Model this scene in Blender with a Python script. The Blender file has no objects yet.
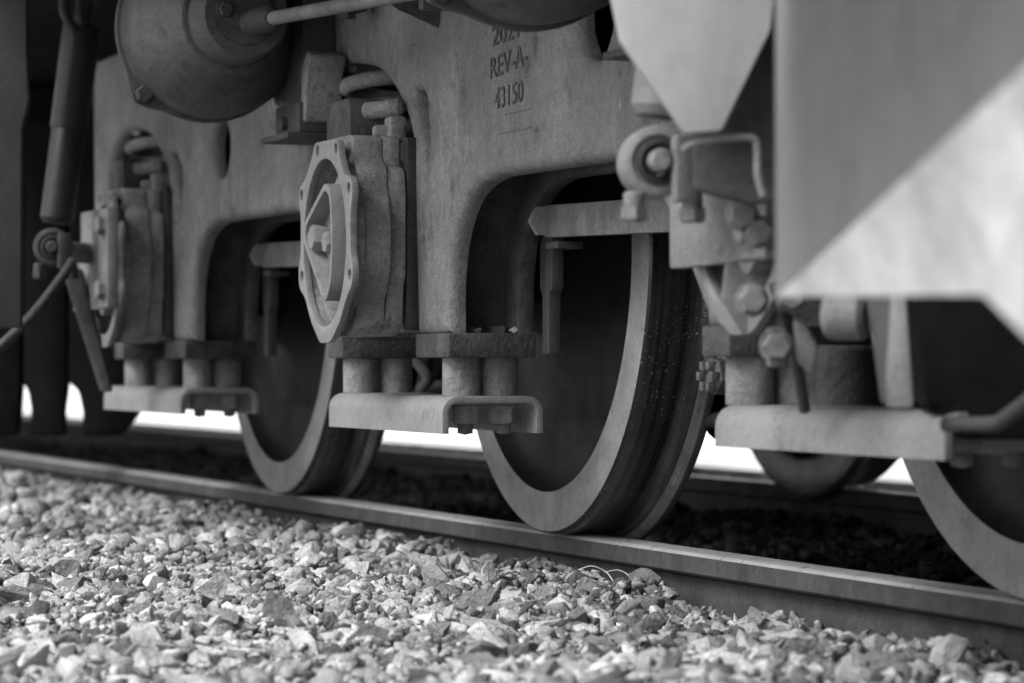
import bpy, bmesh, math, random
import numpy as np
from mathutils import Vector, Matrix
from mathutils.geometry import tessellate_polygon
random.seed(7); rng = np.random.default_rng(7)
S = bpy.context.scene
COL = S.collection
PI = math.pi

# ------------------------------------------------------------------ camera
F, AL, PIT = 3200.0, math.radians(19.61), math.radians(.371)
CAM = Vector((5.3817, -1.9781, .307))
Dv = Vector((-math.cos(AL)*math.cos(PIT), math.sin(AL)*math.cos(PIT), math.sin(PIT)))
Rv = Vector((math.sin(AL), math.cos(AL), 0)); Uv = Rv.cross(Dv)
cd = bpy.data.cameras.new('camera'); cam = bpy.data.objects.new('camera', cd); COL.objects.link(cam)
cam.location = CAM; cam.rotation_euler = Dv.to_track_quat('-Z', 'Y').to_euler()
cd.sensor_width = 36; cd.lens = F/1024*36; cd.clip_start = .05; cd.clip_end = 3000
cd.dof.use_dof = True; cd.dof.focus_distance = 5.15; cd.dof.aperture_fstop = 5.0; cd.dof.aperture_blades = 0
S.camera = cam
def at(px, py, z):                      # the place at distance z from the lens that shows at that point of the photograph
    return CAM + Dv*z + Rv*((px-512)/F*z) + Uv*((341.5-py)/F*z)

# ------------------------------------------------------------------ sky, sun, exposure
SUN_EL, SUN_ROT = math.radians(52), math.radians(166)
W = bpy.data.worlds.new('World'); S.world = W; W.use_nodes = True
nt = W.node_tree; bg = nt.nodes['Background']
sk = nt.nodes.new('ShaderNodeTexSky'); sk.sky_type = 'NISHITA'; sk.sun_disc = False
sk.sun_elevation = SUN_EL; sk.sun_rotation = SUN_ROT; sk.dust_density = 4.0
bw = nt.nodes.new('ShaderNodeRGBToBW')
nt.links.new(sk.outputs[0], bw.inputs[0]); nt.links.new(bw.outputs[0], bg.inputs[0]); bg.inputs[1].default_value = .1
sl = bpy.data.lights.new('sun', 'SUN'); sl.energy = 1.45; sl.angle = math.radians(48); sl.color = (1, 1, 1)
so = bpy.data.objects.new('sun', sl); COL.objects.link(so)
sd = Vector((math.sin(SUN_ROT)*math.cos(SUN_EL), math.cos(SUN_ROT)*math.cos(SUN_EL), math.sin(SUN_EL)))
so.rotation_euler = sd.to_track_quat('Z', 'Y').to_euler(); so.location = (0, 4, 8)
S.view_settings.view_transform = 'Standard'; S.view_settings.look = 'None'
S.view_settings.exposure = 1.43; S.view_settings.gamma = 1; S.view_settings.use_curve_mapping = False
S.cycles.max_bounces = 6

# ------------------------------------------------------------------ materials (the photograph is black and white: greys only)
def g(v): return (v, v, v, 1)
MATS = {}
def mat(name, base, rough=.7, metal=0., var=.3, scale=9., streak=0., bump=.25, bscale=130., flecks=0., spots=0., spec=.4, rnd=0., bands=0., dust=0., attr=None, bd=.004, drip=0., pits=0.):
    m = bpy.data.materials.new(name); m.use_nodes = True; n = m.node_tree; L = n.links; N = n.nodes
    b = N['Principled BSDF']; b.inputs['Roughness'].default_value = rough; b.inputs['Metallic'].default_value = metal
    b.inputs['Specular IOR Level'].default_value = spec
    tc = N.new('ShaderNodeTexCoord'); co = tc.outputs['Object']
    def noise(sc, det=5, vec=None, rg=.6):
        t = N.new('ShaderNodeTexNoise'); t.inputs['Scale'].default_value = sc; t.inputs['Detail'].default_value = det
        t.inputs['Roughness'].default_value = rg; L.new(vec or co, t.inputs['Vector']); return t.outputs['Fac']
    def mapr(x, a, bb, c, d):
        t = N.new('ShaderNodeMapRange'); L.new(x, t.inputs[0])
        for i, v in enumerate((a, bb, c, d)): t.inputs[i+1].default_value = v
        return t.outputs[0]
    def math_(op, a, bb):
        t = N.new('ShaderNodeMath'); t.operation = op
        for i, v in enumerate((a, bb)):
            if isinstance(v, (int, float)): t.inputs[i].default_value = v
            else: L.new(v, t.inputs[i])
        return t.outputs[0]
    v = mapr(noise(scale), .3, .7, base*(1-var), base*(1+var))
    f2 = mapr(noise(scale*9, 6), .3, .7, 1-var*.55, 1+var*.55); v = math_('MULTIPLY', v, f2)
    if streak:
        mp = N.new('ShaderNodeMapping'); mp.inputs['Scale'].default_value = (24, 24, 3.2); L.new(co, mp.inputs[0])
        v = math_('MULTIPLY', v, mapr(noise(1.0, 5, mp.outputs[0]), .3, .7, 1-streak, 1+streak))
    if bands:
        mp = N.new('ShaderNodeMapping'); mp.inputs['Scale'].default_value = (2.5, 190, 2.5); L.new(co, mp.inputs[0])
        v = math_('MULTIPLY', v, mapr(noise(.5, 4, mp.outputs[0], .7), .3, .7, 1-bands, 1+bands*2.2))
    if rnd:
        oi = N.new('ShaderNodeObjectInfo'); v = math_('MULTIPLY', v, mapr(oi.outputs['Random'], 0, 1, 1-rnd, 1+rnd))
    if attr:
        at_ = N.new('ShaderNodeAttribute'); at_.attribute_name = attr; v = math_('MULTIPLY', v, at_.outputs['Fac'])
    if spots:                                            # dark oily stains and grime
        v = math_('MULTIPLY', v, mapr(noise(scale*2.3, 7, None, .72), .56, .66, 1, 1-spots))
    if dust:                                             # pale dried-mud splashes
        v = math_('ADD', v, math_('MULTIPLY', mapr(noise(240, 2), .66, .74, 0, dust), mapr(noise(7, 3), .46, .6, 0, 1)))
    if flecks:
        v = math_('ADD', v, math_('MULTIPLY', mapr(noise(230, 2, None, .6), .655, .69, 0, flecks), mapr(noise(6.5, 3), .5, .6, 0, 1)))
    if drip:                                             # thin pale runs down the paint
        mp = N.new('ShaderNodeMapping'); mp.inputs['Scale'].default_value = (75, 75, 9); L.new(co, mp.inputs[0])
        v = math_('ADD', v, math_('MULTIPLY', mapr(noise(1., 4, mp.outputs[0], .65), .64, .72, 0, drip), mapr(noise(4.5, 3), .52, .64, 0, 1)))
    if pits:                                             # dark chips and scratches
        v = math_('MULTIPLY', v, mapr(noise(75, 5, None, .75), .64, .70, 1, 1-pits)); v = math_('MULTIPLY', v, mapr(noise(420, 2), .35, .65, 1-pits*.35, 1+pits*.35))
    cb = N.new('ShaderNodeCombineColor')
    for i in range(3): L.new(v, cb.inputs[i])
    L.new(cb.outputs[0], b.inputs['Base Color'])
    L.new(mapr(noise(scale*3), .3, .7, max(rough-.12, .05), min(rough+.12, 1)), b.inputs['Roughness'])
    if bump:
        bp = N.new('ShaderNodeBump'); bp.inputs['Strength'].default_value = bump; bp.inputs['Distance'].default_value = bd
        L.new(math_('ADD', noise(bscale, 6), math_('MULTIPLY', noise(bscale*.2, 3), 1.2)), bp.inputs['Height']); L.new(bp.outputs[0], b.inputs['Normal'])
    MATS[name] = m; return m
M_FRAME = mat('cast_frame_paint', .15, .72, var=.3, scale=5, streak=.12, bump=.7, bscale=190, spots=.5, dust=.32, drip=.45, pits=.75)
M_BOX = mat('axle_box_paint', .19, .7, var=.38, scale=9, bump=.6, bscale=140, spots=.7, dust=.35, drip=.2, pits=.75)
M_COVER = mat('cover_paint', .19, .6, var=.16, scale=9, bump=.2, bscale=120, dust=.12, spots=.3, pits=.45)
M_ROUGH = mat('rough_casting', .055, .85, var=.5, scale=14, bump=1., bscale=90, dust=.22)
M_STEEL = mat('dark_steel', .045, .5, .4, var=.4, scale=12, streak=.3, bump=.2)
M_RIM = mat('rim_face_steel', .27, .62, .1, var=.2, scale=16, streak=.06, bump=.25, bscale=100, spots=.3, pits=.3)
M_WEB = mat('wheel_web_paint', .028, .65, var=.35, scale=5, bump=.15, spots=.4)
M_TREAD = mat('greasy_tread', .028, .18, .3, var=.3, scale=6, bump=.2, bscale=170, flecks=.45, bands=.8, spec=.7)
M_FLANGE = mat('flange_steel', .13, .5, .3, var=.4, scale=20, bump=.4, bands=.3, dust=.2)
M_CHAN = mat('keeper_plate_paint', .215, .68, var=.14, scale=7, streak=.04, bump=.3, dust=.1, spots=.3, pits=.5, drip=.25)
M_TUBE = mat('spacer_paint', .2, .72, var=.4, scale=14, bump=.8, bscale=170, dust=.15, spots=.3)
M_BOLT = mat('bolt_paint', .22, .6, var=.3, scale=30, bump=.25)
M_BOLTD = mat('bolt_rusty', .1, .7, var=.5, scale=40, bump=.5)
M_DRUM = mat('cylinder_paint', .058, .58, var=.35, scale=7, bump=.35, bscale=180, spots=.5, dust=.12, pits=.75)
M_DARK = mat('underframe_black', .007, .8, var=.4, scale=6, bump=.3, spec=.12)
M_GRIME = mat('grimy_paint', .045, .72, var=.35, scale=7, bump=.3, streak=.1, spots=.4)
M_LINK = mat('link_bar_paint', .15, .66, var=.32, scale=14, streak=.15, bump=.3, dust=.35, spots=.3, pits=.4, drip=.2)
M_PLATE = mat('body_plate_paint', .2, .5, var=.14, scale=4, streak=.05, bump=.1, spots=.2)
M_PALE = mat('gusset_sky_bright', .54, .6, var=.3, scale=9, bump=.2, spots=.15)  # brightness of the sky-facing gusset put into the base colour
M_POST = mat('post_paint', .028, .7, var=.3, scale=6, bump=.2, streak=.1)
M_POINT = mat('pointed_plate_paint', .33, .55, var=.1, scale=4, streak=.08, bump=.1)
M_DAMP = mat('damper_paint', .022, .45, var=.2, scale=6, bump=.08)
M_BRKT = mat('bracket_paint', .17, .62, var=.3, scale=12, bump=.35, spots=.4, pits=.5)
M_LETT = mat('letter_dirt_shadow', .07, .85, var=.5, scale=60, bump=.3)
M_RAIL = mat('rail_side_rust', .06, .75, .1, var=.3, scale=8, streak=.2, bump=.35, dust=.2, drip=.2, pits=.4)
M_RTOP = mat('rail_running_surface', .5, .34, .25, var=.15, scale=9, bump=.06)
M_WEBR = mat('rail_web_rust', .06, .85, var=.4, scale=12, bump=.5)
M_STONE_U = mat('ballast_stone_single', .32, .9, var=.36, scale=1.0, bump=1., bscale=4.5, rnd=.62, spots=.4, bd=.007)
M_STONES = mat('ballast_stone_mass', .32, .9, var=.36, scale=34, bump=1., bscale=150, attr='tone', spots=.35, bd=.007)
M_BED = mat('ballast_fines', .05, .95, var=.5, scale=40, bump=.8)
M_GROUND = mat('yard_ground', .7, .95, var=.15, scale=.8, bump=.3, bscale=20)
M_BODY = mat('body_side_paint', .12, .5, var=.1, scale=2, bump=.05)
M_STRAW = mat('dry_straw', .7, .7, var=.15, scale=40, bump=0)
M_RUBBER = mat('rubber_hose', .02, .6, var=.3, scale=20, bump=.2)

# ------------------------------------------------------------------ helpers
def smooth(me, ang=32):
    me.polygons.foreach_set('use_smooth', [True]*len(me.polygons))
    me.set_sharp_from_angle(angle=math.radians(ang))
def obj(name, bm, m, parent=None, off=None, ang=32):
    bmesh.ops.recalc_face_normals(bm, faces=bm.faces)
    if off is not None: bmesh.ops.translate(bm, vec=-Vector(off), verts=bm.verts)
    me = bpy.data.meshes.new(name); bm.to_mesh(me); bm.free()
    for x in (m if isinstance(m, (list, tuple)) else [m]): me.materials.append(x)
    smooth(me, ang)
    o = bpy.data.objects.new(name, me); COL.objects.link(o)
    if parent: o.parent = parent
    return o
def tag(o, label=None, cat=None, group=None, kind=None):
    for k, v in (('label', label), ('category', cat), ('group', group), ('kind', kind)):
        if v: o[k] = v
    return o
def empty(name, loc, label, cat, group=None):
    o = bpy.data.objects.new(name, None); COL.objects.link(o); o.location = loc; o.empty_display_size = .1
    return tag(o, label, cat, group)
def copy_tree(o, parent=None):
    c = o.copy(); COL.objects.link(c)
    if parent: c.parent = parent
    for ch in list(o.children): copy_tree(ch, c)
    return c
def B(): return bmesh.new()
def bevel_rim(bm, faces, w, seg=2, ang=50):
    es = [e for e in {e for f in faces for e in f.edges} if len(e.link_faces) == 2 and e.calc_face_angle(0) > math.radians(ang)]
    if es: bmesh.ops.bevel(bm, geom=es, offset=w, segments=seg, affect='EDGES', profile=.5, clamp_overlap=True)
def box(bm, x0, x1, y0, y1, z0, z1, bev=.003, rot=None, piv=None, seg=2):
    t = bmesh.new()
    bmesh.ops.create_cube(t, size=1)
    bmesh.ops.scale(t, vec=(x1-x0, y1-y0, z1-z0), verts=t.verts)
    if bev: bmesh.ops.bevel(t, geom=t.edges[:], offset=bev, segments=seg, affect='EDGES', profile=.5)
    if rot is not None: bmesh.ops.transform(t, matrix=rot, verts=t.verts)
    bmesh.ops.translate(t, vec=((x0+x1)/2, (y0+y1)/2, (z0+z1)/2), verts=t.verts)
    merge(bm, t); return bm
def merge(bm, t):
    me = bpy.data.meshes.new('tmp'); t.to_mesh(me); t.free(); bm.from_mesh(me); bpy.data.meshes.remove(me)
MAPS = {'y': lambda a, b, c: (a, c, b), 'x': lambda a, b, c: (c, a, b), 'z': lambda a, b, c: (a, b, c)}
def prism(bm, loops, axis, c0, c1, bev=.003, seg=2, clamp=True, front=False):
    """loops[0] outline, the rest holes; extruded along axis from c0 to c1"""
    f = MAPS[axis]; t = bmesh.new()
    flat = [p for l in loops for p in l]
    tris = tessellate_polygon([[Vector((p[0], p[1], 0)) for p in l] for l in loops])
    v0 = [t.verts.new(f(p[0], p[1], c0)) for p in flat]; v1 = [t.verts.new(f(p[0], p[1], c1)) for p in flat]
    def cap(vs):
        if len(loops) == 1: t.faces.new(vs)
        else:
            for tr in tris:
                try: t.faces.new([vs[i] for i in tr])
                except ValueError: pass
    cap(v0); cap(v1)
    k = 0; sides = []
    for l in loops:
        n = len(l)
        for i in range(n):
            a, b = k+i, k+(i+1) % n
            sides.append(t.faces.new((v0[a], v0[b], v1[b], v1[a])))
        k += n
    bmesh.ops.recalc_face_normals(t, faces=t.faces)
    if bev:
        sset = set(sides)
        es = [e for e in t.edges if len(e.link_faces) == 2 and (e.link_faces[0] in sset) != (e.link_faces[1] in sset) and not (front and max(v.co.y for v in e.verts) > min(c0, c1)+1e-5)]
        bmesh.ops.bevel(t, geom=es, offset=bev, segments=seg, affect='EDGES', profile=.5, clamp_overlap=clamp)
    merge(bm, t); return bm
def area(l): return sum(l[i-1][0]*l[i][1]-l[i][0]*l[i-1][1] for i in range(len(l)))/2
def rounded_plate(bm, loops, y0, y1, w, seg=4):
    """plate in the xz plane whose front edge (y0) is rolled over with radius w, round the outline and every hole"""
    n_all = [len(l) for l in loops]; rings = []
    for k in range(seg+1):
        a = PI/2*k/seg; ins, dep = w*(1-math.cos(a)), w*(1-math.sin(a)); ring = []
        for q, l in enumerate(loops):
            sg = (1 if area(l) > 0 else -1)*(1 if q == 0 else -1); n = len(l)
            for i in range(n):
                p, a0, b0 = Vector(l[i]), Vector(l[i-1]), Vector(l[(i+1) % n]); d1, d2 = (p-a0).normalized(), (b0-p).normalized()
                n1, n2 = Vector((-d1.y, d1.x))*sg, Vector((-d2.y, d2.x))*sg; m = n1+n2; m = m/max(m.length_squared/2, .7)
                ring.append(p+m*ins)
        rings.append([bm.verts.new((p.x, y0+dep, p.y)) for p in ring])
    rings.insert(0, [bm.verts.new((p[0], y1, p[1])) for l in loops for p in l])
    for A, Q in zip(rings, rings[1:]):
        k = 0
        for n in n_all:
            for i in range(n):
                a, b = k+i, k+(i+1) % n; bm.faces.new((A[a], A[b], Q[b], Q[a]))
            k += n
    bm.edges.ensure_lookup_table()
    for ring in (rings[0], rings[-1]):
        st = set(ring); bmesh.ops.triangle_fill(bm, use_beauty=True, edges=[e for e in bm.edges if e.verts[0] in st and e.verts[1] in st and len(e.link_faces) == 1])
    return bm
def frame_of(ax):
    ax = Vector(ax).normalized(); h = Vector((0, 0, 1)) if abs(ax.z) < .9 else Vector((1, 0, 0))
    u = ax.cross(h).normalized(); return ax, u, u.cross(ax).normalized()
def lathe(bm, org, ax, prof, seg=48, mats=None):
    """prof: list of (radius, height along ax)"""
    org = Vector(org); ax, u, v = frame_of(ax); rings = []
    for r, h in prof:
        if r < 1e-6: rings.append([bm.verts.new(org+ax*h)])
        else: rings.append([bm.verts.new(org+ax*h+(u*math.cos(2*PI*i/seg)+v*math.sin(2*PI*i/seg))*r) for i in range(seg)])
    for k in range(len(rings)-1):
        A, Bq = rings[k], rings[k+1]
        for i in range(seg):
            j = (i+1) % seg
            if len(A) == 1 and len(Bq) == 1: continue
            if len(A) == 1: fc = bm.faces.new((A[0], Bq[i], Bq[j]))
            elif len(Bq) == 1: fc = bm.faces.new((A[i], A[j], Bq[0]))
            else: fc = bm.faces.new((A[i], A[j], Bq[j], Bq[i]))
            if mats: fc.material_index = mats[k]
    return bm
def cyl(bm, p0, p1, r, seg=24, bev=.002, r1=None):
    p0, p1 = Vector(p0), Vector(p1); L = (p1-p0).length; r1 = r if r1 is None else r1
    return lathe(bm, p0, p1-p0, [(0, 0), (r-bev, 0), (r, bev), (r1, L-bev), (r1-bev, L), (0, L)], seg)
def tube(bm, pts, r, seg=10, sub=4):
    P = [Vector(p) for p in pts]
    if sub > 1 and len(P) > 2:
        Q = []
        for i in range(len(P)-1):
            a, b, c, d = P[max(i-1, 0)], P[i], P[i+1], P[min(i+2, len(P)-1)]
            for k in range(sub):
                t = k/sub; Q.append(.5*((2*b)+(c-a)*t+(2*a-5*b+4*c-d)*t*t+(3*b-a-3*c+d)*t**3))
        P = Q+[P[-1]]
    rings = []; u = None
    for i, p in enumerate(P):
        d = (P[min(i+1, len(P)-1)]-P[max(i-1, 0)]).normalized()
        if u is None: _, u, _ = frame_of(d)
        u = (u-d*u.dot(d)).normalized(); v = d.cross(u)
        rr = r(i/(len(P)-1)) if callable(r) else r
        rings.append([bm.verts.new(p+(u*math.cos(2*PI*k/seg)+v*math.sin(2*PI*k/seg))*rr) for k in range(seg)])
    for a, b in zip(rings, rings[1:]):
        for k in range(seg): bm.faces.new((a[k], a[(k+1) % seg], b[(k+1) % seg], b[k]))
    bm.faces.new(rings[0]); bm.faces.new(rings[-1]); return bm
def hexbolt(bm, c, ax, r, h, rot=.2, washer=0.):
    """hexagon head with a turned chamfer, sitting at c and standing out along ax"""
    c = Vector(c); ax, u, v = frame_of(ax)
    if washer: cyl(bm, c, c+ax*.003, r*1.18, 20, .0006); c = c+ax*.003
    ring = lambda rr, hh: [bm.verts.new(c+ax*hh+(u*math.cos(rot+PI/3*i)+v*math.sin(rot+PI/3*i))*rr) for i in range(6)]
    A, Bq, Cq = ring(r, 0), ring(r, h*.8), ring(r*.84, h)
    for P, Q in ((A, Bq), (Bq, Cq)):
        for i in range(6): bm.faces.new((P[i], P[(i+1) % 6], Q[(i+1) % 6], Q[i]))
    bm.faces.new(A); bm.faces.new(Cq); return bm
def rounded(poly, r, n=4):
    """round the corners of a 2D outline; r may be one radius or one per corner"""
    out = []; N_ = len(poly)
    for i in range(N_):
        p = Vector(poly[i]); a = Vector(poly[i-1]); b = Vector(poly[(i+1) % N_]); rr = r[i] if isinstance(r, (list, tuple)) else r
        if rr <= 0: out.append(tuple(p)); continue
        da, db = (a-p), (b-p); t = min(rr, da.length*.48, db.length*.48); s, e = p+da.normalized()*t, p+db.normalized()*t
        for k in range(n+1):
            q = k/n; out.append(tuple(s*(1-q)**2+p*2*q*(1-q)+e*q*q))
    return out
def slab(pts, th, back, bv=.2):
    """a steel plate through corner points, th thick away from the viewer side (direction back)"""
    bm = B(); bk = Vector(back)*th; A = [bm.verts.new(p) for p in pts]; Q = [bm.verts.new(Vector(p)+bk) for p in pts]; n = len(pts)
    bm.faces.new(A); bm.faces.new(Q)
    for i in range(n): bm.faces.new((A[i], A[(i+1) % n], Q[(i+1) % n], Q[i]))
    bmesh.ops.recalc_face_normals(bm, faces=bm.faces)
    bmesh.ops.bevel(bm, geom=[e for e in bm.edges], offset=th*bv, segments=2, affect='EDGES', profile=.5)
    return bm
def circ(cx, cz, r, n=32, rz=None): return [(cx+r*math.cos(2*PI*i/n), cz+(rz or r)*math.sin(2*PI*i/n)) for i in range(n)]

# ------------------------------------------------------------------ ground, ballast bed, rails
bm = B(); bmesh.ops.create_grid(bm, x_segments=2, y_segments=2, size=900)
tag(obj('ground', bm, M_GROUND), kind='structure').location = (0, 0, -.28)
bm = B(); box(bm, -30, 8, -3.2, 3.1, -.27, -.115, 0)
ballast = tag(obj('ballast_bed', bm, M_BED), kind='structure')

def rail(name, x0, x1, yg, side, label):
    """yg: y of the head's outer edge (away from the gauge side), side=+1 when the gauge side is towards +y"""
    h = [(0, -.006), (.006, -.0015), (.014, 0), (.056, 0), (.064, -.0015), (.07, -.007), (.071, -.034), (.066, -.038), (.044, -.044), (.0425, -.05),
         (.0425, -.12), (.05, -.13), (.1, -.14), (.1, -.15), (-.03, -.15), (-.03, -.14), (.02, -.13), (.0275, -.12), (.0275, -.05), (.026, -.044), (.003, -.037), (-.001, -.033)]
    bm = B(); prism(bm, [[(yg+side*p[0], p[1]) for p in h]], 'x', x0, x1, 0)
    for f in bm.faces:
        c = f.calc_center_median()
        if abs(f.normal.x) < .5 and c.z > -.004: f.material_index = 1
        elif c.z < -.0372: f.material_index = 2
    o = obj(name, bm, [M_RAIL, M_RTOP, M_WEBR], None, None, 25)
    return tag(o, label, 'rail', 'steel rails of the track')
XJ = -2.62
near_rail = rail('rail', XJ+.003, 8, .03, 1, 'near steel rail under the three closest wheels, shiny patch on its head')
far_left = rail('rail', -40, XJ-.003, .03, 1, 'short far-off left stretch of near rail beyond the joint')
far_rail = rail('rail', -40, 8, 1.44, -1, 'dark rail on the far side of the track behind the wheels')
bm = B(); prism(bm, [[(.029, -.046), (.056, -.044), (.056, -.128), (.012, -.132), (.012, -.12), (.034, -.112), (.036, -.06)]], 'x', XJ-.3, XJ+.3, .002)
fp = obj('fishplate', bm, M_RAIL, far_left)
for dx in (-.22, -.08, .08, .22):
    bm = B(); hexbolt(bm, (XJ+dx, .034, -.085), (0, -1, 0), .02, .018, .3); obj('bolt', bm, M_BOLTD, fp)

# ------------------------------------------------------------------ wheelsets
def make_wheelset():
    root = empty('wheelset', (0, .735, 0), '', 'wheelset', 'wheelsets standing on the near rail')
    off = root.location
    def wheel(yf, s):
        """rim face at y=yf, flange side towards s"""
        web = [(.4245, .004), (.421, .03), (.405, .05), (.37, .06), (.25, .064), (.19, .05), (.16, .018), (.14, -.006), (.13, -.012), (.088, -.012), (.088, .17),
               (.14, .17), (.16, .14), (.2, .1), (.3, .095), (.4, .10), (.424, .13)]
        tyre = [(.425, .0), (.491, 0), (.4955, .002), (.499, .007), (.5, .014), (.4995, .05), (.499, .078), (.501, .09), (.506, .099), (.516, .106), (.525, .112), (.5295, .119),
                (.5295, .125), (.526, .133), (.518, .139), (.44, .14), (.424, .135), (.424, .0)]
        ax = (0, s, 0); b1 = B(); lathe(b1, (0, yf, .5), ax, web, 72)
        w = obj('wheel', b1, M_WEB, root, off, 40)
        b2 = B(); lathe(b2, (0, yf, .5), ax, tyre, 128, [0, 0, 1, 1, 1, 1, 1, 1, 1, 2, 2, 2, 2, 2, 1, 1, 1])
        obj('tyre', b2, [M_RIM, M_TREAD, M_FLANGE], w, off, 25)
    wheel(0, 1); wheel(1.47, -1)
    bm = B(); cyl(bm, (0, -.05, .5), (0, 1.49, .5), .086, 32); obj('axle', bm, M_DARK, root, off)
    # --- axle box
    c, cz = .012, .52
    bm = B(); hole0 = circ(c+.008, cz-.005, .1325, 40, .1475)
    body = rounded([(-.13, .7), (-.17, .64), (-.17, .45), (-.14, .38), (-.1, .352), (.08, .352), (.112, .37), (.118, .44), (.128, .452), (.132, .47), (.132, .60), (.126, .645), (.1, .652), (.1, .692), (.085, .7)], .012, 3)
    prism(bm, [body, hole0], 'y', -.386, -.335, .005)
    prism(bm, [rounded([(-.15, .645), (-.17, .6), (-.17, .45), (-.14, .38), (-.1, .352), (.08, .352), (.11, .37), (.118, .44), (.128, .452), (.13, .6), (.122, .645)], .02, 3)], 'y', -.3345, -.30, .004)
    prism(bm, [rounded([(-.13, .63), (-.1, .7), (.085, .7), (.1, .692), (.1, .63)], .01, 3)], 'y', -.334, -.302, .004)
    prism(bm, [rounded([(-.17, .36), (-.17, .69), (.094, .69), (.1, .36)], .01, 3)], 'y', -.301, -.1, .004)
    ab = obj('axle_box', bm, M_BOX, root, off)
    bm = B(); prism(bm, [circ(c+.008, cz-.005, .1315, 40, .1465)], 'y', -.342, -.336, 0); obj('cover_floor', bm, M_ROUGH, ab, off)
    ears = [(-.035, .158), (.078, .155), (-.138, .085), (.155, .083), (.16, -.065), (-.135, -.06)]
    outl = [(-.052, .174), (-.01, .172), (.055, .172), (.092, .168), (.098, .145), (.125, .108), (.168, .102), (.178, .075), (.165, .04), (.166, -.03), (.18, -.05), (.176, -.082), (.145, -.1), (.1, -.145), (.045, -.178),
            (-.02, -.18), (-.075, -.142), (-.118, -.095), (-.152, -.082), (-.158, -.045), (-.142, -.02), (-.142, .05), (-.158, .072), (-.15, .1), (-.112, .112), (-.07, .148)]
    outl = [(c+x, cz+z) for x, z in outl]
    hole = circ(c+.008, cz-.005, .132, 40, .147)
    holes = [circ(c+x, cz+z, .0105, 10) for x, z in ears]
    bm = B(); prism(bm, [rounded(outl, .014, 3), hole]+holes, 'y', -.415, -.4035, .002)
    obj('cover_ring', bm, M_COVER, ab, off)
    bm = B(); prism(bm, [circ(c+.006, cz-.005, .143, 40, .156), circ(c+.008, cz-.005, .135, 40, .149)], 'y', -.404, -.3845, 0)
    obj('ring_neck', bm, M_BOX, ab, off)
    # triangular end cap, an open cup with three bolt heads and a locking bolt in it
    tri = [(-.085, .018), (.075, .098), (.106, .083), (.122, 0.0), (.106, -.085), (.07, -.115)]
    o1 = rounded([(c+x, cz+z) for x, z in tri], [.045, .03, .03, .07, .03, .05], 5)
    cen = Vector((c+.05, cz-.002)); o2 = [tuple(cen+(Vector(p)-cen)*.87) for p in o1]
    bm = B(); prism(bm, [o1, o2], 'y', -.433, -.340, .0015); prism(bm, [o1], 'y', -.402, -.3415, 0)
    obj('end_cap', bm, M_COVER, ab, off)
    bm = B(); cyl(bm, (c+.03, -.341, cz+.03), (c+.03, -.385, cz+.03), .098, 36, .006); cyl(bm, (c+.045, -.341, cz-.105), (c+.045, -.375, cz-.105), .024, 24); obj('cap_boss', bm, M_BOX, ab, off)
    for (x, z, r, h) in ((-.018, .004, .024, .03), (.052, -.006, .021, .026), (.062, .046, .022, .014), (.054, -.062, .022, .012)):
        bm = B(); hexbolt(bm, (c+x, -.402, cz+z), (0, -1, 0), r, h, random.random()); obj('bolt', bm, M_COVER, ab, off)
    # lug on top, spring stops, wear liner
    bm = B(); prism(bm, [rounded([(-.115, .698), (-.115, .742), (-.085, .768), (.012, .77), (.03, .755), (.032, .698)], .008, 2)], 'y', -.372, -.302, .004); obj('top_lug', bm, M_ROUGH, ab, off)
    bm = B(); cyl(bm, (.02, -.345, .745), (.065, -.285, .752), .016, 16, .006); cyl(bm, (.045, -.335, .708), (.06, -.295, .708), .013, 16, .005); box(bm, .045, .085, -.315, -.285, .69, .735, .006); obj('spring_stop', bm, M_BOX, ab, off)
    bm = B(); box(bm, .1015, .1225, -.297, -.262, .362, .695, .002); obj('wear_liner', bm, M_STEEL, ab, off)
    for z0, z1 in ((.40, .49), (.57, .655)):
        bm = B(); box(bm, .088, .104, -.306, -.299, z0, z1, .001); obj('liner_clip', bm, M_STEEL, ab, off)
    return root
AX = (-1.786, 0., 1.795)
ws = make_wheelset()
labs = ('blurred left wheelset of the bogie, its axle box carrying a bolted bracket plate',
        'middle wheelset in sharp focus with a round open axle box cover',
        'right front wheelset half hidden behind the pale steel brackets')
wsets = [ws] + [copy_tree(ws) for _ in range(2)]
for o, x, l in zip(wsets, (AX[1], AX[0], AX[2]), (labs[1], labs[0], labs[2])): o.location.x = x; o['label'] = l
# damper brackets bolted on the outer axle boxes
for o in wsets[1:]:
    ab = [c for c in o.children if c.name.startswith('axle_box')][0]; off = Vector((0, .735, 0))
    xl, xr = (-.21, .178) if o.location.x < 0 else (-.15, .156)
    bm = B(); prism(bm, [rounded([(xl, .425), (xr, .428), (xr, .652), (xl+.08, .652), (xl+.08, .585), (xl, .578)], .006, 2)], 'y', -.436, -.4155, .002)
    prism(bm, [[(xr-.10, .43), (xr-.0015, .43), (xr-.0015, .65), (xr-.10, .65)]], 'y', -.4395, -.435, .001)
    pl = obj('damper_bracket', bm, M_BRKT, ab, off)
    for z in (.468, .612):
        bm = B(); hexbolt(bm, (xr-.042, -.4395, z), (0, -1, 0), .022, .016, .4, .004); obj('bolt', bm, M_BRKT, ab, off)
    bm = B(); cyl(bm, (-.03, -.436, .555), (.035, -.53, .557), .024, 20); obj('damper_pin', bm, M_BRKT, ab, off)

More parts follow.
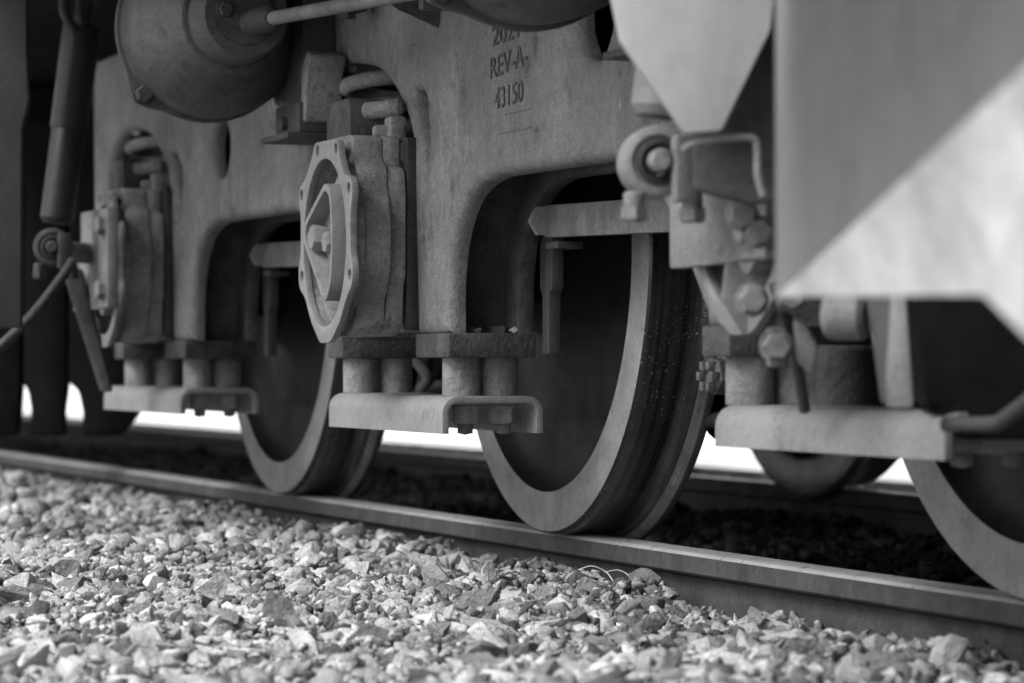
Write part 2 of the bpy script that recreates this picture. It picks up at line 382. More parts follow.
# ------------------------------------------------------------------ bogie frame
bogie = empty('bogie_frame', (0, .79, .3), 'long cast steel bogie frame with arched openings and raised lettering', 'bogie frame')
OFF = bogie.location
YF = -.28
def spline(P, n):
    out = []
    for i in range(len(P)-1):
        a, b, c, d = [Vector(P[k]) for k in (max(i-1, 0), i, i+1, min(i+2, len(P)-1))]
        for k in range(n):
            t = k/n; out.append(tuple(.5*((2*b)+(c-a)*t+(2*a-5*b+4*c-d)*t*t+(3*b-a-3*c+d)*t**3)))
    return out+[tuple(P[-1])]
def unit(x, w=0.0):
    """outline pieces of one pedestal about the axle at x, going left to right along the bottom of the frame; w insets the edges (core)"""
    left = [(-.66+w*.2, .602+w*.6), (-.615+w, .59+w*.3), (-.56+w, .53), (-.46+w, .43), (-.405+w*.9, .372), (-.40+w*.9, .352)]
    jaw = [(-.31, .352), (-.31, .5)]+spline([(-.40, .6), (-.535, .69), (-.545, .765), (-.50, .82), (-.42, .852), (-.307, .86), (-.137, .838), (-.029, .798), (.059, .739), (.1, .685)], 3)+[(.124, .3515)]
    right = spline([(.298-w, .354), (.298-w, .43), (.312-w, .49), (.345-w, .54), (.395-w, .577+w*.4), (.46-w*.8, .597+w*.8), (.53-w*.5, .606+w)], 4)
    return [(x+a, b) for a, b in left+jaw+right]
def outline(w=0.):
    p = []
    for x in AX: p += unit(x, w)
    return [(-2.50, .64)] + p + [(2.42, .62), (2.42, 1.06), (-2.52, 1.06)]
def slot(cx, cz, rx, rz, n=16):
    return [(cx+rx*math.cos(2*PI*i/n), cz+(rz-rx)*(1 if math.sin(2*PI*i/n) >= 0 else -1)+rx*math.sin(2*PI*i/n)) for i in range(n)]
def gus(x): return rounded([(x+.095, .775), (x+.15, .772), (x+.20, .735), (x+.235, .69), (x+.205, .655), (x+.16, .61), (x+.145, .69)], .012, 3)
holes = [slot(-1.243, .762, .085, .06), slot(.97, .80, .075, .05)] + [gus(x) for x in AX[:2]]
holes[0] = circ(-1.237, .762, .075, 20, .062); holes[1] = rounded([(.895, .86), (.90, .80), (.935, .757), (1.0, .752), (1.045, .80), (1.05, .86)], .02, 4)
bm = B(); rounded_plate(bm, [outline(0)]+holes, YF, YF+.031, .02, 5)
side = obj('side_frame', bm, M_FRAME, bogie, OFF, 40)
bm = B(); prism(bm, [outline(.075), circ(-1.30, .762, .2, 20, .075), rounded([(.72, .96), (.72, .80), (.80, .745), (1.0, .74), (1.06, .80), (1.06, .96)], .02, 4)], 'y', YF+.0305, YF+.1255, 0); obj('frame_web', bm, M_ROUGH, side, OFF)
bm = B(); prism(bm, [outline(0)], 'y', YF+.125, YF+.155, .006, 2); obj('inner_flange', bm, M_ROUGH, side, OFF)
# raised casting pads and ribs
obj('bracket_plate', slab([at(362, -12, 5.35), at(396, 10, 5.4), at(462, 43, 5.42), at(470, 30, 5.42), at(480, -12, 5.4)], .05, Vector((0, 1, 0))), M_DRUM, side, OFF)
for x in AX[:2]:
    obj('pocket_floor', slab([(x+.08, YF+.03, .79), (x+.16, YF+.03, .79), (x+.25, YF+.02, .69), (x+.22, YF+.010, .64), (x+.16, YF+.008, .60), (x+.12, YF+.02, .69)], .01, Vector((0, 1, 0)), .05), M_FRAME, side, OFF)
# raised lettering: cast lines, relief shadow and dirt in one dark colour
def letters(txt, x0, z0, w, h, parent, m, y, tilt=0.):
    cu = bpy.data.curves.new('t', 'FONT'); cu.body = txt; cu.size = 1; cu.extrude = .045; cu.resolution_u = 3; cu.offset = .0
    to = bpy.data.objects.new('t', cu); COL.objects.link(to); dg = bpy.context.evaluated_depsgraph_get(); me = bpy.data.meshes.new_from_object(to.evaluated_get(dg))
    bpy.data.objects.remove(to); bpy.data.curves.remove(cu)
    co = np.array([v.co for v in me.vertices]); mn, mx = co.min(0), co.max(0)
    u = (co[:, 0]-mn[0])/(mx[0]-mn[0]); q = (co[:, 1]-mn[1])/(mx[1]-mn[1])
    out = np.stack([x0+u*w, y-(co[:, 2]*.045), z0+q*h+u*w*tilt], 1)-np.array(OFF)
    me.vertices.foreach_set('co', out.ravel().astype(np.float32)); me.update(); me.name = 'lettering'
    me.materials.append(m); o = bpy.data.objects.new('lettering', me); COL.objects.link(o); o.parent = parent
letters('2021', .525, .815, .125, .032, side, M_LETT, YF, .02); letters('REV-A-', .515, .763, .175, .034, side, M_LETT, YF, .05); letters('43150', .535, .712, .135, .034, side, M_LETT, YF, .03)
bm = B()
for z, x0 in ((.752, .565), (.701, .565), (.672, .545)): box(bm, x0, .70, YF-.0015, YF+.001, z, z+.002, 0)
obj('casting_line', bm, M_FRAME, side, OFF)
# pedestal feet, spacer tubes, keeper plates
for i, x in enumerate(AX):
    for fx0, fx1, tx in ((-.405, -.312, -.352), (.13, .312, .236)):
        if i == 0 and tx < 0: fx0, fx1, tx = -.46, -.36, -.41
        if i == 0 and tx > 0: fx0, fx1, tx = .06, .262, .18
        bm = B(); box(bm, x+fx0, x+fx1, YF-.004, -.128, .3145, .356, .004); ft = obj('pedestal_foot', bm, [M_ROUGH], bogie, OFF)
        for k, y in enumerate((-.236, -.168)):
            bm = B(); cyl(bm, (x+tx, y, .249), (x+tx, y, .318), .0325, 28, .0015); obj('spacer_tube', bm, M_TUBE, bogie, OFF)
            if tx > 0:
                bm = B(); hexbolt(bm, (x+tx+.0, y, .356), (0, 0, 1), .024, .013, .5+k); obj('bolt', bm, M_BOLTD, ft, OFF)
    x0, x1 = ((-.371, .302), (-.372, .302), (-.341, .32))[i]
    if i == 0: x0, x1 = -.54, .25
    yo, yi, zt, zb, th, r = -.292, -.112, .25, (.192, .187, .195)[i], .012, .028
    arc = lambda cy, cz, rr, a0, a1, n=6: [(cy+rr*math.cos(a0+(a1-a0)*k/n), cz+rr*math.sin(a0+(a1-a0)*k/n)) for k in range(n+1)]
    prof = [(yo, zb)]+arc(yo+r, zt-r, r, PI, PI/2)+arc(yi-r, zt-r, r, PI/2, 0)+[(yi, zb), (yi-th, zb)]+arc(yi-r, zt-r, r-th, 0, PI/2)+arc(yo+r, zt-r, r-th, PI/2, PI)+[(yo+th, zb)]
    bm = B(); prism(bm, [prof], 'x', x+x0, x+x1, .002); kp = obj('keeper_plate', bm, M_CHAN, bogie, OFF, 40)
    tx = .236 if i else .18
    for k, y in enumerate((-.236, -.168)):
        bm = B(); hexbolt(bm, (x+tx+.02, y, zt-th-.004), (0, 0, -1), .0245, .028, .3+.5*k, .004); obj('nut', bm, M_CHAN, kp, OFF)  # nuts share the paler plate colour, standing in for light on them
        bm = B(); P = [(0, 0), (.0125, 0)]
        for q in range(6): P += [(.0138, .002+q*.0035), (.0122, .0037+q*.0035)]
        lathe(bm, (x+tx+.02, y, zt-th-.03), (0, 0, -1), P+[(0, .024)], 16); obj('threaded_end', bm, M_TUBE, kp, OFF)
    # link bar and brake hanger
    bm = B(); box(bm, x+.40, x+1.02, -.147, -.127, .507, .561, .003, Matrix.Rotation(math.radians(1.2), 4, 'Y')); lb = obj('link_bar', bm, M_LINK, bogie, OFF)
    bm = B(); hexbolt(bm, (x+.408, -.147, .541), (-1, 0, 0), .027, .016, .0); obj('bolt', bm, M_BOLT, lb, OFF)
    bm = B(); prism(bm, [rounded([(x+.31, .52), (x+.37, .52), (x+.37, .43), (x+.355, .42), (x+.355, .32), (x+.322, .32), (x+.322, .42), (x+.31, .43)], .006, 2)], 'y', -.122, -.10, .003); obj('brake_hanger', bm, M_GRIME, bogie, OFF)
    bm = B(); box(bm, x+.40, x+.46, -.145, -.10, .494, .506, .002); obj('hanger_seat', bm, M_GRIME, bogie, OFF)
    # coil spring
    for sx in (-.27,):
        bm = B(); n = 58; tube(bm, [(x+sx+.085*math.cos(2*PI*k/16), -.2+.085*math.sin(2*PI*k/16), .68+.05*k/16) for k in range(n+1)], .0145, 10, 1); obj('coil_spring', bm, M_BOX, bogie, OFF, 60)
    bm = B(); box(bm, x-.42, x+.02, -.29+.03, -.12, .665, .692, .004); obj('spring_seat', bm, M_GRIME, bogie, OFF)
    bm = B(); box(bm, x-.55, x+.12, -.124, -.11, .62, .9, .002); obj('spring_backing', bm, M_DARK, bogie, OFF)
# cross members and the far side
bm = B(); prism(bm, [outline(0)], 'y', 1.60, 1.75, .004); obj('far_side_frame', bm, M_DARK, bogie, OFF)
for x in (-.9, .9, 2.3):
    bm = B(); box(bm, x-.13, x+.13, -.13, 1.60, .66, 1.02, .01); obj('cross_beam', bm, M_DARK, bogie, OFF)
for x in AX:
    bm = B(); box(bm, x-.42, x+.33, 1.56, 1.74, .195, .25, .004); obj('far_keeper_plate', bm, M_DARK, bogie, OFF)

bm = B(); box(bm, -2.7, -2.42, -.12, 1.60, .195, 1.02, .02); obj('dark_infill', bm, M_DARK, bogie, OFF)  # black box added to darken the gap behind the left tubes

# brake cylinders
for ix, (x, first) in enumerate(((-.586, True), (1.21, False))):
    y, z = -.472, .944
    bm = B(); L = Vector((x, y, z))
    outl = []
    for k in range(48):
        a = 2*PI*k/48; lug = max(0, math.cos(2*(a-PI*1.25)))**14
        outl.append((y+(.179+.022*lug)*math.cos(a), z+(.179+.022*lug)*math.sin(a)))
    prism(bm, [outl], 'x', x-.008, x+.008, .002)
    lathe(bm, (x, y, z), (1, 0, 0), [(.17, .006), (.172, .012), (.171, .092), (.168, .104), (.162, .112), (.152, .122), (.132, .155), (.112, .19), (.100, .205), (.094, .207), (.09, .207)], 64)
    lathe(bm, (x, y, z), (1, 0, 0), [(.09, .205), (.086, .225), (.082, .285), (.078, .292), (.058, .293), (.057, .291), (.055, .293), (0, .293)], 56)
    bc = obj('brake_cylinder', bm, M_DRUM, bogie, OFF, 30)
    for a in (PI*1.25, PI*.25):
        bm = B(); hexbolt(bm, (x+.008, y+.181*math.cos(a), z+.181*math.sin(a)), (1, 0, 0), .017, .022, .3, .005); obj('bolt', bm, M_GRIME, bc, OFF)
    for d, a in ((-.072, PI),):
        bm = B()
        poly = rounded([(y-.062, z+.012), (y-.05, z+.022), (y+.035, z+.05), (y+.05, z), (y+.02, z-.042), (y-.05, z-.012)], .012, 3)
        prism(bm, [poly], 'x', x+.293, x+.303, .002); gl = obj('gland_plate', bm, M_DRUM, bc, OFF)
    bm = B(); hexbolt(bm, (x+.303, y-.043, z+.006), (1, 0, 0), .014, .012, .1, .003); obj('bolt', bm, M_GRIME, bc, OFF)
    e = Vector((x+.303, y+.004, z-.016)); dr = Vector((.99, .06, -.04)).normalized()
    bm = B(); P = [(0, 0), (.022, .0)]
    for q in range(5): P += [(.0235, .012+q*.022), (.025, .018+q*.022), (.024, .024+q*.022), (.02, .03+q*.022)]
    lathe(bm, e, dr, P+[(.016, .132), (0, .132)], 24); obj('rod_boot', bm, M_GRIME, bc, OFF)
    bm = B(); cyl(bm, e+dr*.12, e+dr*.95, .0125, 20); obj('push_rod', bm, M_LINK, bc, OFF)
    le = e+dr*.93; bm = B(); box(bm, le.x-.012, le.x+.012, le.y-.03, le.y+.03, le.z-.035, 1.168, .004); obj('brake_lever', bm, M_GRIME, bc, OFF)
    bm = B(); prism(bm, [rounded([(x+.02, .80), (x+.228, .765), (x+.228, .84), (x+.22, .95), (x+.22, 1.05), (x-.06, 1.05), (x-.06, .9)], .02, 3)], 'y', -.345, YF-.001, .004); obj('cylinder_bracket', bm, M_DRUM, bc, OFF)
    bm = B(); box(bm, x+.07, x+.26, -.385, YF-.001, .722, .733, .002); box(bm, x+.085, x+.25, -.36, YF-.0015, .7335, .79, .004); hexbolt(bm, (x+.16, -.36, .755), (0, -1, 0), .014, .012); obj('bracket_foot', bm, M_GRIME, bc, OFF)
    bm = B(); prism(bm, [rounded([(x+.235, .752), (x+.262, .752), (x+.272, .835), (x+.30, .872), (x+.27, .885), (x+.235, .85)], .01, 3)], 'y', -.352, YF-.002, .004); obj('bracket_rib', bm, M_BOX, bc, OFF)
    bm = B(); box(bm, x+.43, x+.50, -.35, YF-.001, .955, .98, .004); box(bm, x+.44, x+.49, -.34, -.3, .935, .957, .004); hexbolt(bm, (x+.465, -.33, .937), (0, 0, -1), .016, .014); obj('rod_guide', bm, M_GRIME, bc, OFF)

# grit and a lost stone lying on the pedestal foot are added with the ballast

# ------------------------------------------------------------------ traction motors between the wheels
for k, (x, lab) in enumerate(zip(AX, ('dark traction motor low behind the left wheel', 'dark traction motor low behind the middle wheel', 'dark traction motor with round gear case behind the right wheel'))):
    t = empty('traction_motor', (x+.45, .8, .5), lab, 'traction motor', 'traction motors hung on the axles')
    o_ = t.location
    bm = B(); prism(bm, [rounded([(x+.12, .30), (x+.22, .17), (x+.72, .17), (x+.82, .27), (x+.82, .72), (x+.7, .84), (x+.2, .84), (x+.1, .7)], .05, 4)], 'y', .22, 1.26, .01); obj('motor_case', bm, M_DARK, t, o_)
    bm = B(); cyl(bm, (x+.47, .20, .5), (x+.47, .24, .5), .24, 40, .008); obj('end_shield', bm, M_DARK, t, o_)
    bm = B(); prism(bm, [[(x+.3*math.cos(a), .5+.36*math.sin(a)) for a in [2*PI*q/40 for q in range(40)]]], 'y', 1.27, 1.33, .01); obj('gear_case', bm, M_DARK, t, o_)
    bm = B(); tube(bm, [(x+.25, .16, .3), (x+.35, .12, .22), (x+.45, .14, .21), (x+.6, .15, .24), (x+.7, .14, .35)], .014, 8); obj('cable', bm, M_RUBBER, t, o_, 60)

# ------------------------------------------------------------------ shock absorbers
for x, lab in ((AX[0], 'dark slanting shock absorber with ringed lower eye at far left'), (AX[2], 'shock absorber at right with pale lower eye, its tube behind the pointed plate')):
    zd = .565 if x < 0 else .545; a, b = Vector((x+.05, -.537, zd)), Vector((x+.05, -.465, zd+.54))
    MD = M_DAMP if x < 0 else M_BRKT  # shade on the left damper and light on the right put into colour
    t = empty('shock_absorber', a, lab, 'shock absorber', 'shock absorbers beside the outer axle boxes'); d = (b-a).normalized()
    bm = B(); lathe(bm, a, d, [(0, .055), (.03, .055), (.037, .066), (.038, .27), (.0375, .272), (0, .272)], 36); obj('lower_tube', bm, MD, t, a)
    bm = B(); lathe(bm, a, d, [(0, .268), (.04, .268), (.042, .272), (.044, .5), (.04, .505), (0, .505)], 36); obj('dust_tube', bm, MD, t, a)
    bm = B(); cyl(bm, a+d*.5, b+d*.1, .022, 16); obj('piston_rod', bm, M_STEEL, t, a)
    ax_ = Vector((1, -.25, 0)).normalized()
    bm = B(); lathe(bm, a, ax_, [(.026, -.028), (.04, -.028), (.043, -.025), (.043, .025), (.04, .028), (.032, .029), (.03, .024), (.026, .024)], 40); e = obj('lower_eye', bm, M_BRKT if x > 0 else M_GRIME, t, a, 40)
    bm = B(); lathe(bm, a, ax_, [(.026, .02), (.027, .031), (.021, .033), (.017, .028)], 32); obj('bushing', bm, M_RUBBER, e, a)
    bm = B(); cyl(bm, a-ax_*.04, a+ax_*.06, .014, 24, .004); box(bm, a.x+.045, a.x+.065, a.y+.0, a.y+.03, a.z-.05, a.z+.03, .005); obj('pin', bm, M_BRKT if x > 0 else M_GRIME, e, a)
    for q in (-.035, .04):
        bm = B(); c0 = a+Vector((.02, q, -.036)); cyl(bm, c0, c0-Vector((0, 0, .02)), .0125, 18, .003); hexbolt(bm, c0-Vector((0, 0, .018)), (0, 0, -1), .0165, .018, .3); obj('clamp_bolt', bm, M_BRKT if x > 0 else M_GRIME, e, a)

# ------------------------------------------------------------------ locomotive body above
loco = empty('locomotive_body', (0, .79, 1.1), 'locomotive body overhead with pale pointed and folded steel plates hanging down', 'locomotive')
LO = loco.location
bm = B(); box(bm, -16, 3.9, -.92, 2.2, 1.17, 1.4, .01); obj('underframe', bm, M_DARK, loco, LO)
bm = B(); box(bm, -16, 3.95, -.98, 2.24, 1.402, 3.4, .05); obj('body_shell', bm, M_BODY, loco, LO)
# pointed support plate
pv = [at(520, -440, 3.62), at(620, 42, 3.62), at(684, 134, 3.62), at(722, 131, 3.6), at(771, 30, 3.56), at(820, -440, 3.5)]
obj('pointed_plate', slab(pv, .02, Dv), M_POINT, loco, LO)
obj('housing_dark_panel', slab([at(692, -30, 3.68), at(800, -30, 3.64), at(790, 200, 3.64), at(752, 205, 3.66), at(694, 190, 3.68)], .03, Dv), M_GRIME, bogie, OFF)  # dark panel put in for the shade inside the bracket box
bm = B(); tube(bm, [at(684, 150, 3.64), at(700, 141, 3.63), at(745, 137, 3.62), at(757, 143, 3.62), at(758, 175, 3.62), at(764, 196, 3.62)], .005, 8, 3); obj('housing_rim', bm, M_BRKT, bogie, OFF, 60)
bm = B(); box(bm, 2.72, 4.1, -1.2, -.5, .715, .74, .004); obj('shade_board', bm, M_GRIME, loco, LO)  # unseen board added overhead to darken the top of the folded plate
# folded end plate: upright sheet and out-leaning gusset, sky brightness put into its pale colour
f0, f1 = at(782, 298, 2.95), at(1100, 7, 1.9)
pu = [at(777, -540, 2.97), at(777, 294, 2.97), f0, f1, at(1100, -1080, 1.9)]
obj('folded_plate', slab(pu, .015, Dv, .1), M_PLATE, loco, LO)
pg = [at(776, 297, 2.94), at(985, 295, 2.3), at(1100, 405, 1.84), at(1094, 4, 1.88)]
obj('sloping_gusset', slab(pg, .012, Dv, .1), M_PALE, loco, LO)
bm = B(); box(bm, 2.3, 3.4, -.2, 1.5, .17, .37, .01); box(bm, 2.5, 3.3, -.1, .0, .37, 1.17, .01); obj('wheel_shade_block', bm, M_DARK, loco, LO)  # mostly unseen block added to keep sky light off the right wheel
# left hanging post, its unseen left part widened to shade the frame
P0 = lambda px, py: at(px, py, 6.4)
obj('hanging_post', slab([P0(-260, -85), P0(26, -85), P0(27, 60), P0(29, 100), P0(22, 130), P0(21, 328), P0(-260, 328)], .03, Dv), M_POST, loco, LO)
bm = B(); tube(bm, [at(-20, 365, 6.9), at(30, 318, 6.95), at(66, 272, 7.0), at(72, 262, 7.05)], .011, 10, 3); obj('sand_pipe', bm, M_GRIME, bogie, OFF, 60)
obj('diagonal_strap', slab([at(58, 258, 7.3), at(82, 270, 7.3), at(112, 392, 7.25), at(100, 392, 7.25)], .03, Dv), M_GRIME, bogie, OFF)
# right-hand details round the front axle box
bm = B(); a = at(826, 316, 3.6); cyl(bm, a, a+Rv*.045-Dv*.02, .027, 24, .006); obj('end_stop', bm, M_BRKT, bogie, OFF)
bm = B(); tube(bm, [at(945, 424, 3.5), at(990, 424, 3.45), at(1003, 420, 3.42), at(1040, 392, 3.3), at(1080, 360, 3.2)], .009, 10, 3); obj('sand_pipe', bm, M_GRIME, bogie, OFF, 60)
obj('end_leg', slab([at(866, 280, 3.52), at(897, 280, 3.5), at(897, 406, 3.5), at(884, 406, 3.52)], .03, Dv), M_GRIME, bogie, OFF)
obj('end_leg_flange', slab([at(894, 280, 3.47), at(905, 280, 3.45), at(915, 409, 3.45), at(890, 409, 3.47), at(888, 380, 3.47)], .03, Dv), M_BRKT, bogie, OFF)
obj('dark_slab', slab([at(910, 280, 3.66), at(1090, 280, 3.6), at(1090, 440, 3.6), at(950, 440, 3.66), at(946, 412, 3.66), at(922, 410, 3.66)], .10, Dv), M_DARK, bogie, OFF)  # black slab added for the darkness under the gusset
obj('brake_lever', slab([at(704, 268, 5.0), at(760, 268, 4.95), at(762, 420, 4.95), at(738, 405, 4.97), at(714, 385, 5.0), at(722, 330, 5.0)], .03, Dv), M_FRAME, bogie, OFF)
bm = B(); c0 = at(738, 376, 4.93); dx = (Rv*-1-Dv*.55).normalized(); cyl(bm, c0, c0+dx*.05, .024, 20); lathe(bm, c0, dx, [(0, 0), (.034, 0), (.034, .006), (0, .006)], 24); hexbolt(bm, c0+dx*.026, dx, .03, .026, .2)
for q in range(6):
    ax, u, v = frame_of(dx); cc = c0+dx*.055+(u*math.cos(q*PI/3)+v*math.sin(q*PI/3))*.018; box(bm, cc.x-.007, cc.x+.007, cc.y-.007, cc.y+.007, cc.z-.007, cc.z+.007, .002)
obj('castle_nut', bm, M_BOLTD, bogie, OFF)
bm = B(); cyl(bm, at(842, 345, 4.25), at(842, 412, 4.25), .05, 28, .006); obj('rough_sleeve', bm, M_ROUGH, bogie, OFF)
for pts, d_ in (([(726, 262), (800, 258), (806, 300), (780, 330), (745, 336), (722, 300)], 3.86), ([(766, 328), (787, 326), (785, 366), (768, 368)], 3.76), ([(794, 318), (806, 322), (820, 350), (812, 374), (798, 362)], 3.74)):
    obj('rigging_bracket', slab([at(a_, b_, d_) for a_, b_ in pts], .025, Dv), M_BRKT, bogie, OFF)
for a_, b_ in ((752, 300), (790, 296), (776, 346), (742, 215), (758, 232)):
    bm = B(); hexbolt(bm, at(a_, b_, 3.74), -Dv, .017, .02, a_, .004); obj('bolt', bm, M_BRKT, bogie, OFF)
bm = B(); tube(bm, [at(775, 285, 3.75), at(790, 330, 3.8), at(796, 360, 3.85), at(805, 410, 3.9)], .0075, 10, 4); obj('air_hose', bm, M_GRIME, bogie, OFF, 60)
bm = B(); tube(bm, [at(415, 360, 6.6), at(428, 378, 6.5), at(420, 392, 6.5), at(440, 385, 6.5), at(455, 392, 6.5)], .012, 8, 4); obj('cable', bm, M_GRIME, bogie, OFF, 60)
# top edge hose at far left
bm = B(); tube(bm, [at(66, -20, 7.0), at(64, 8, 7.0), at(70, 24, 7.0), at(76, 34, 7.0)], .012, 8); tube(bm, [at(84, -20, 7.0), at(80, 6, 7.0), at(82, 24, 7.0)], .012, 8); obj('hose', bm, M_GRIME, loco, LO, 60)
bm = B(); box(bm, -16, -4.4, -.2, 1.8, .42, 1.16, .02); obj('fuel_tank', bm, M_DARK, loco, LO)
q = lambda px, py: at(px, py, 9.0)
for p in ([q(-60, 120), q(22, 120), q(21, 386), q(18, 436), q(-60, 436)], [q(22.5, 120), q(67, 120), q(67, 386), q(63, 414), q(66, 436), q(28, 436), q(31, 412), q(27, 388), q(22.5, 384)], [q(67.5, 120), q(140, 120), q(140, 412), q(120, 436), q(80, 436), q(83, 414), q(77, 388), q(67.5, 384)]):
    obj('dark_mass', slab(p, .08, Dv), M_DARK, loco, LO)  # dark slabs added to block the bright background, narrow gaps left

# ------------------------------------------------------------------ ballast stones
def rock_mesh(i, fine=False):
    r = np.random.default_rng(100+i); n = r.integers(8, 13)
    p = r.normal(size=(n, 3)); p /= np.linalg.norm(p, axis=1)[:, None]
    p *= (1, r.uniform(.55, .9), r.uniform(.4, .8)); p *= r.uniform(.82, 1.08, (n, 1))
    bm = bmesh.new()
    for q in p: bm.verts.new(q)
    h = bmesh.ops.convex_hull(bm, input=bm.verts); bmesh.ops.delete(bm, geom=[e for e in h['geom_interior'] if isinstance(e, bmesh.types.BMVert)], context='VERTS')
    bmesh.ops.dissolve_limit(bm, angle_limit=math.radians(12), verts=bm.verts, edges=bm.edges)
    if fine: bmesh.ops.bevel(bm, geom=bm.edges[:], offset=.022, segments=1, affect='EDGES', profile=.5, clamp_overlap=True)
    bmesh.ops.triangulate(bm, faces=bm.faces)
    if fine:
        bmesh.ops.subdivide_edges(bm, edges=[e for e in bm.edges if e.calc_length() > .35], cuts=1, use_grid_fill=False); bmesh.ops.triangulate(bm, faces=bm.faces)
        bmesh.ops.subdivide_edges(bm, edges=[e for e in bm.edges if e.calc_length() > .38], cuts=1, use_grid_fill=False); bmesh.ops.triangulate(bm, faces=bm.faces)
        for v in bm.verts: v.co *= 1+r.normal(0, .022)
    bmesh.ops.recalc_face_normals(bm, faces=bm.faces)
    V = np.array([v.co for v in bm.verts]); bm.verts.index_update(); Fc = np.array([[v.index for v in f.verts] for f in bm.faces]); bm.free(); return V, Fc
ROCKS = [rock_mesh(i, True) for i in range(26)]; LOW = [rock_mesh(i) for i in range(26)]
print('rock tris', np.mean([len(f) for _, f in ROCKS]), np.mean([len(f) for _, f in LOW]))
def relief(x, y):
    return .010*np.sin(x*5.1+y*3.3)+.008*np.sin(x*11.7-y*8.9+1)+.006*np.sin(x*23+y*19+2)
def scatter(n, xr, yr, zc, s0, s1, keep):
    x = rng.uniform(*xr, n); y = rng.uniform(*yr, n); k = keep(x, y); x, y = x[k], y[k]; n = len(x)
    s = np.clip(rng.lognormal(math.log(s0), s1, n), .006, .05)
    z = zc-.003*np.clip((y+.2)/.2, 0, 1)*(y < .1)+.017*np.clip((.75-x)/.9, 0, 1)*(y < .1)-.006*np.clip((x-.9)/.6, 0, 1)*(y < .1)+relief(x, y)+rng.uniform(-.014, .010, n)-s*.12
    return np.stack([x, y, z, s], 1)
def depth(x, y): return (x-CAM.x)*Dv.x+(y-CAM.y)*Dv.y
def inview(x, y, m=.09):
    d = depth(x, y); u = ((x-CAM.x)*Rv.x+(y-CAM.y)*Rv.y)/np.maximum(d, .1)
    return (d > 2.6) & (abs(u) < .16+m) & ((abs(u) < .19) | (rng.random(len(x)) < .6))
near = scatter(95000, (-5, 3.6), (-2.9, .005), -.081, .0195, .40, lambda x, y: inview(x, y) & (rng.random(len(x)) < np.clip(1.4-.08*depth(x, y), .3, 1)*np.where(y > -.05, .9, 1)))
fill = scatter(45000, (-5, 3.6), (-2.9, .005), -.075, .009, .35, lambda x, y: inview(x, y) & (depth(x, y) < 8))
big = scatter(2200, (-5, 3.6), (-2.9, -.06), -.073, .031, .22, lambda x, y: inview(x, y))
near = np.concatenate([near, fill, big])
far = scatter(16000, (-14, -3.5), (-4, .0), -.086, .02, .3, lambda x, y: inview(x, y))
mid = scatter(14000, (-9, 3.6), (.15, 1.5), -.088, .018, .35, lambda x, y: inview(x, y, .05))
beyond = scatter(4000, (-9, 2), (1.62, 2.6), -.11, .02, .3, lambda x, y: inview(x, y, .05))
def rots(n):
    a = rng.uniform(0, 2*PI, n); b = rng.normal(0, .38, n); c = rng.normal(0, .38, n)
    ca, sa, cb, sb, cc, sc = np.cos(a), np.sin(a), np.cos(b), np.sin(b), np.cos(c), np.sin(c)
    z = np.zeros(n); o = np.ones(n)
    Rz = np.stack([ca, -sa, z, sa, ca, z, z, z, o], 1).reshape(n, 3, 3); Rx = np.stack([o, z, z, z, cb, -sb, z, sb, cb], 1).reshape(n, 3, 3); Ry = np.stack([cc, z, sc, z, o, z, -sc, z, cc], 1).reshape(n, 3, 3)
    return Rz@Rx@Ry
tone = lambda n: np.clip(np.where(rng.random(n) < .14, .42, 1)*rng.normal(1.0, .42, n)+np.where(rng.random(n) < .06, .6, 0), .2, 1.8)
d = depth(near[:, 0], near[:, 1]); u = ((near[:, 0]-CAM.x)*Rv.x+(near[:, 1]-CAM.y)*Rv.y)/d; vv = (near[:, 2]-CAM.z)/d
scr = np.where((abs(u) < .155) & (vv > -.098) & (vv < -.06), near[:, 3]/d + .004*(near[:, 2]+.08), 0)
order = np.argsort(-scr); pick, rest = order[:300], order[300:]
for i in range(len(ROCKS)):
    V, Fc = ROCKS[i]; me = bpy.data.meshes.new('stone'); me.from_pydata(V.tolist(), [], Fc.tolist()); me.materials.append(M_STONE_U); ROCKS[i] = (V, Fc, me)
Rp = rots(300)
for k, i in enumerate(pick):
    o = bpy.data.objects.new('stone', ROCKS[k % 26][2]); COL.objects.link(o); o.parent = ballast
    o.matrix_local = Matrix.Translation(near[i, :3]) @ Matrix(Rp[k].tolist()).to_4x4() @ Matrix.Diagonal((near[i, 3],)*3).to_4x4()
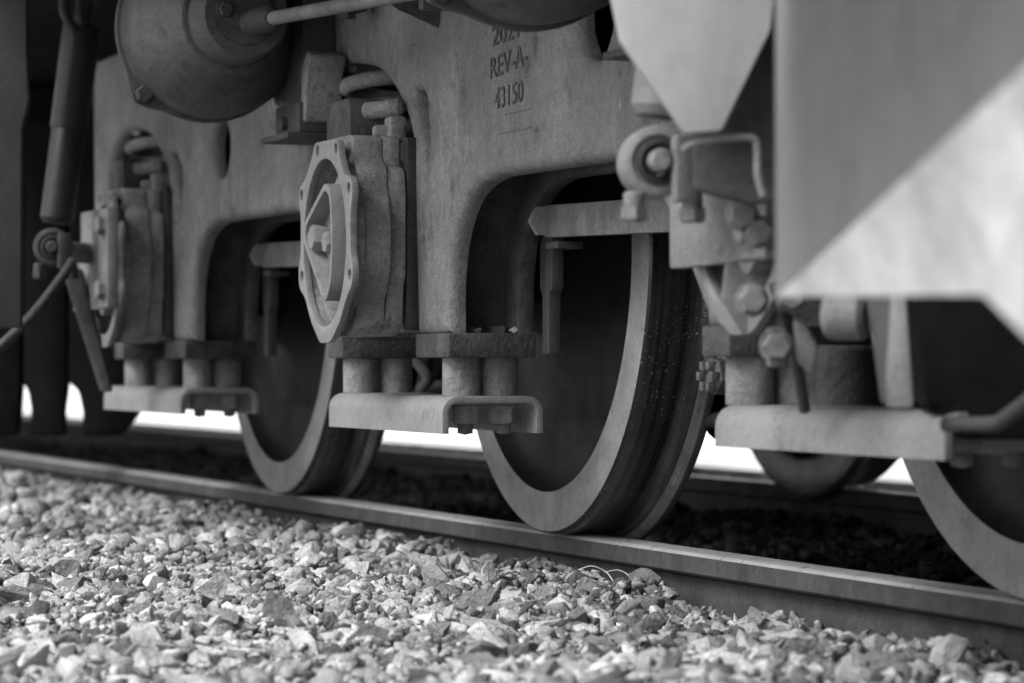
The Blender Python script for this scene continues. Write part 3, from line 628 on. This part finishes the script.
def mass(name, arr, m, parent, tmul=1., lib=None):
    n = len(arr); R = rots(n); Vs, Fs, Ts = [], [], []; base = 0; which = rng.integers(0, 26, n); tn = tone(n)*tmul
    for j in range(26):
        idx = np.where(which == j)[0]
        if not len(idx): continue
        V, Fc = (lib or LOW)[j][:2]
        W_ = np.einsum('nij,vj->nvi', R[idx], V)*arr[idx, 3][:, None, None]+arr[idx, None, :3]
        Vs.append(W_.reshape(-1, 3)); Fs.append((Fc[None]+(np.arange(len(idx))*len(V))[:, None, None]).reshape(-1, 3)+base); base += len(idx)*len(V)
        Ts.append(np.repeat(tn[idx], len(V)))
    V = np.concatenate(Vs); Fq = np.concatenate(Fs); T = np.concatenate(Ts)
    me = bpy.data.meshes.new(name); me.vertices.add(len(V)); me.vertices.foreach_set('co', V.astype(np.float32).ravel())
    me.loops.add(len(Fq)*3); me.loops.foreach_set('vertex_index', Fq.astype(np.int32).ravel())
    me.polygons.add(len(Fq)); me.polygons.foreach_set('loop_start', (np.arange(len(Fq))*3).astype(np.int32)); me.polygons.foreach_set('loop_total', np.full(len(Fq), 3, np.int32))
    me.update(); a = me.attributes.new('tone', 'FLOAT', 'POINT'); a.data.foreach_set('value', T.astype(np.float32)); me.materials.append(m)
    o = bpy.data.objects.new(name, me); COL.objects.link(o); o.parent = parent; o['kind'] = 'stuff'; return len(Fq)
nr = near[rest]; hi = np.arange(len(nr)) < 4200      # sorted by how large they show
nt_ = mass('loose_stones', nr[hi], M_STONES, ballast, 1., ROCKS); print(nt_, hi.sum())
nt_ += mass('small_stones', nr[~hi], M_STONES, ballast)
nt_ += mass('distant_stones', far, M_STONES, ballast); nt_ += mass('stones_between_rails', mid, M_STONES, ballast, .13); nt_ += mass('stones_beyond_track', beyond, M_STONES, ballast, .8)  # between the rails the shade under the train is put into the tone
print('stone tris', nt_, 'near', len(near), 'mid', len(mid))
# rubble caught on the middle pedestal foot
for (x, y, z, s) in ((.20, -.2, .368, .02), (.27, -.22, .362, .011), (.285, -.16, .362, .012)):
    o = bpy.data.objects.new('stone', ROCKS[int(s*1000) % 26][2]); COL.objects.link(o); o.location = (x, y, z); o.scale = (s, s, s); o.rotation_euler = (.4, .2, s*90)
    tag(o, {.02: 'largest bit of rubble lying on the middle pedestal foot', .011: 'small bit of rubble at the outer front edge of the middle pedestal foot', .012: 'small bit of rubble at the back of the middle pedestal foot'}[s], 'stone', 'rubble caught on the pedestal foot')
# curled straw by the rail
bm = B(); tube(bm, [at(578, 570, 5.35), at(592, 566, 5.35), at(606, 572, 5.35), at(613, 581, 5.34)], .0009, 6, 5); tube(bm, [at(606, 572, 5.35), at(618, 570, 5.35), at(628, 575, 5.34), at(631, 583, 5.33)], .0008, 6, 5)
tag(obj('dry_straw', bm, M_STRAW, None, None, 60), 'curled pale dry straw caught against the near rail', 'straw')
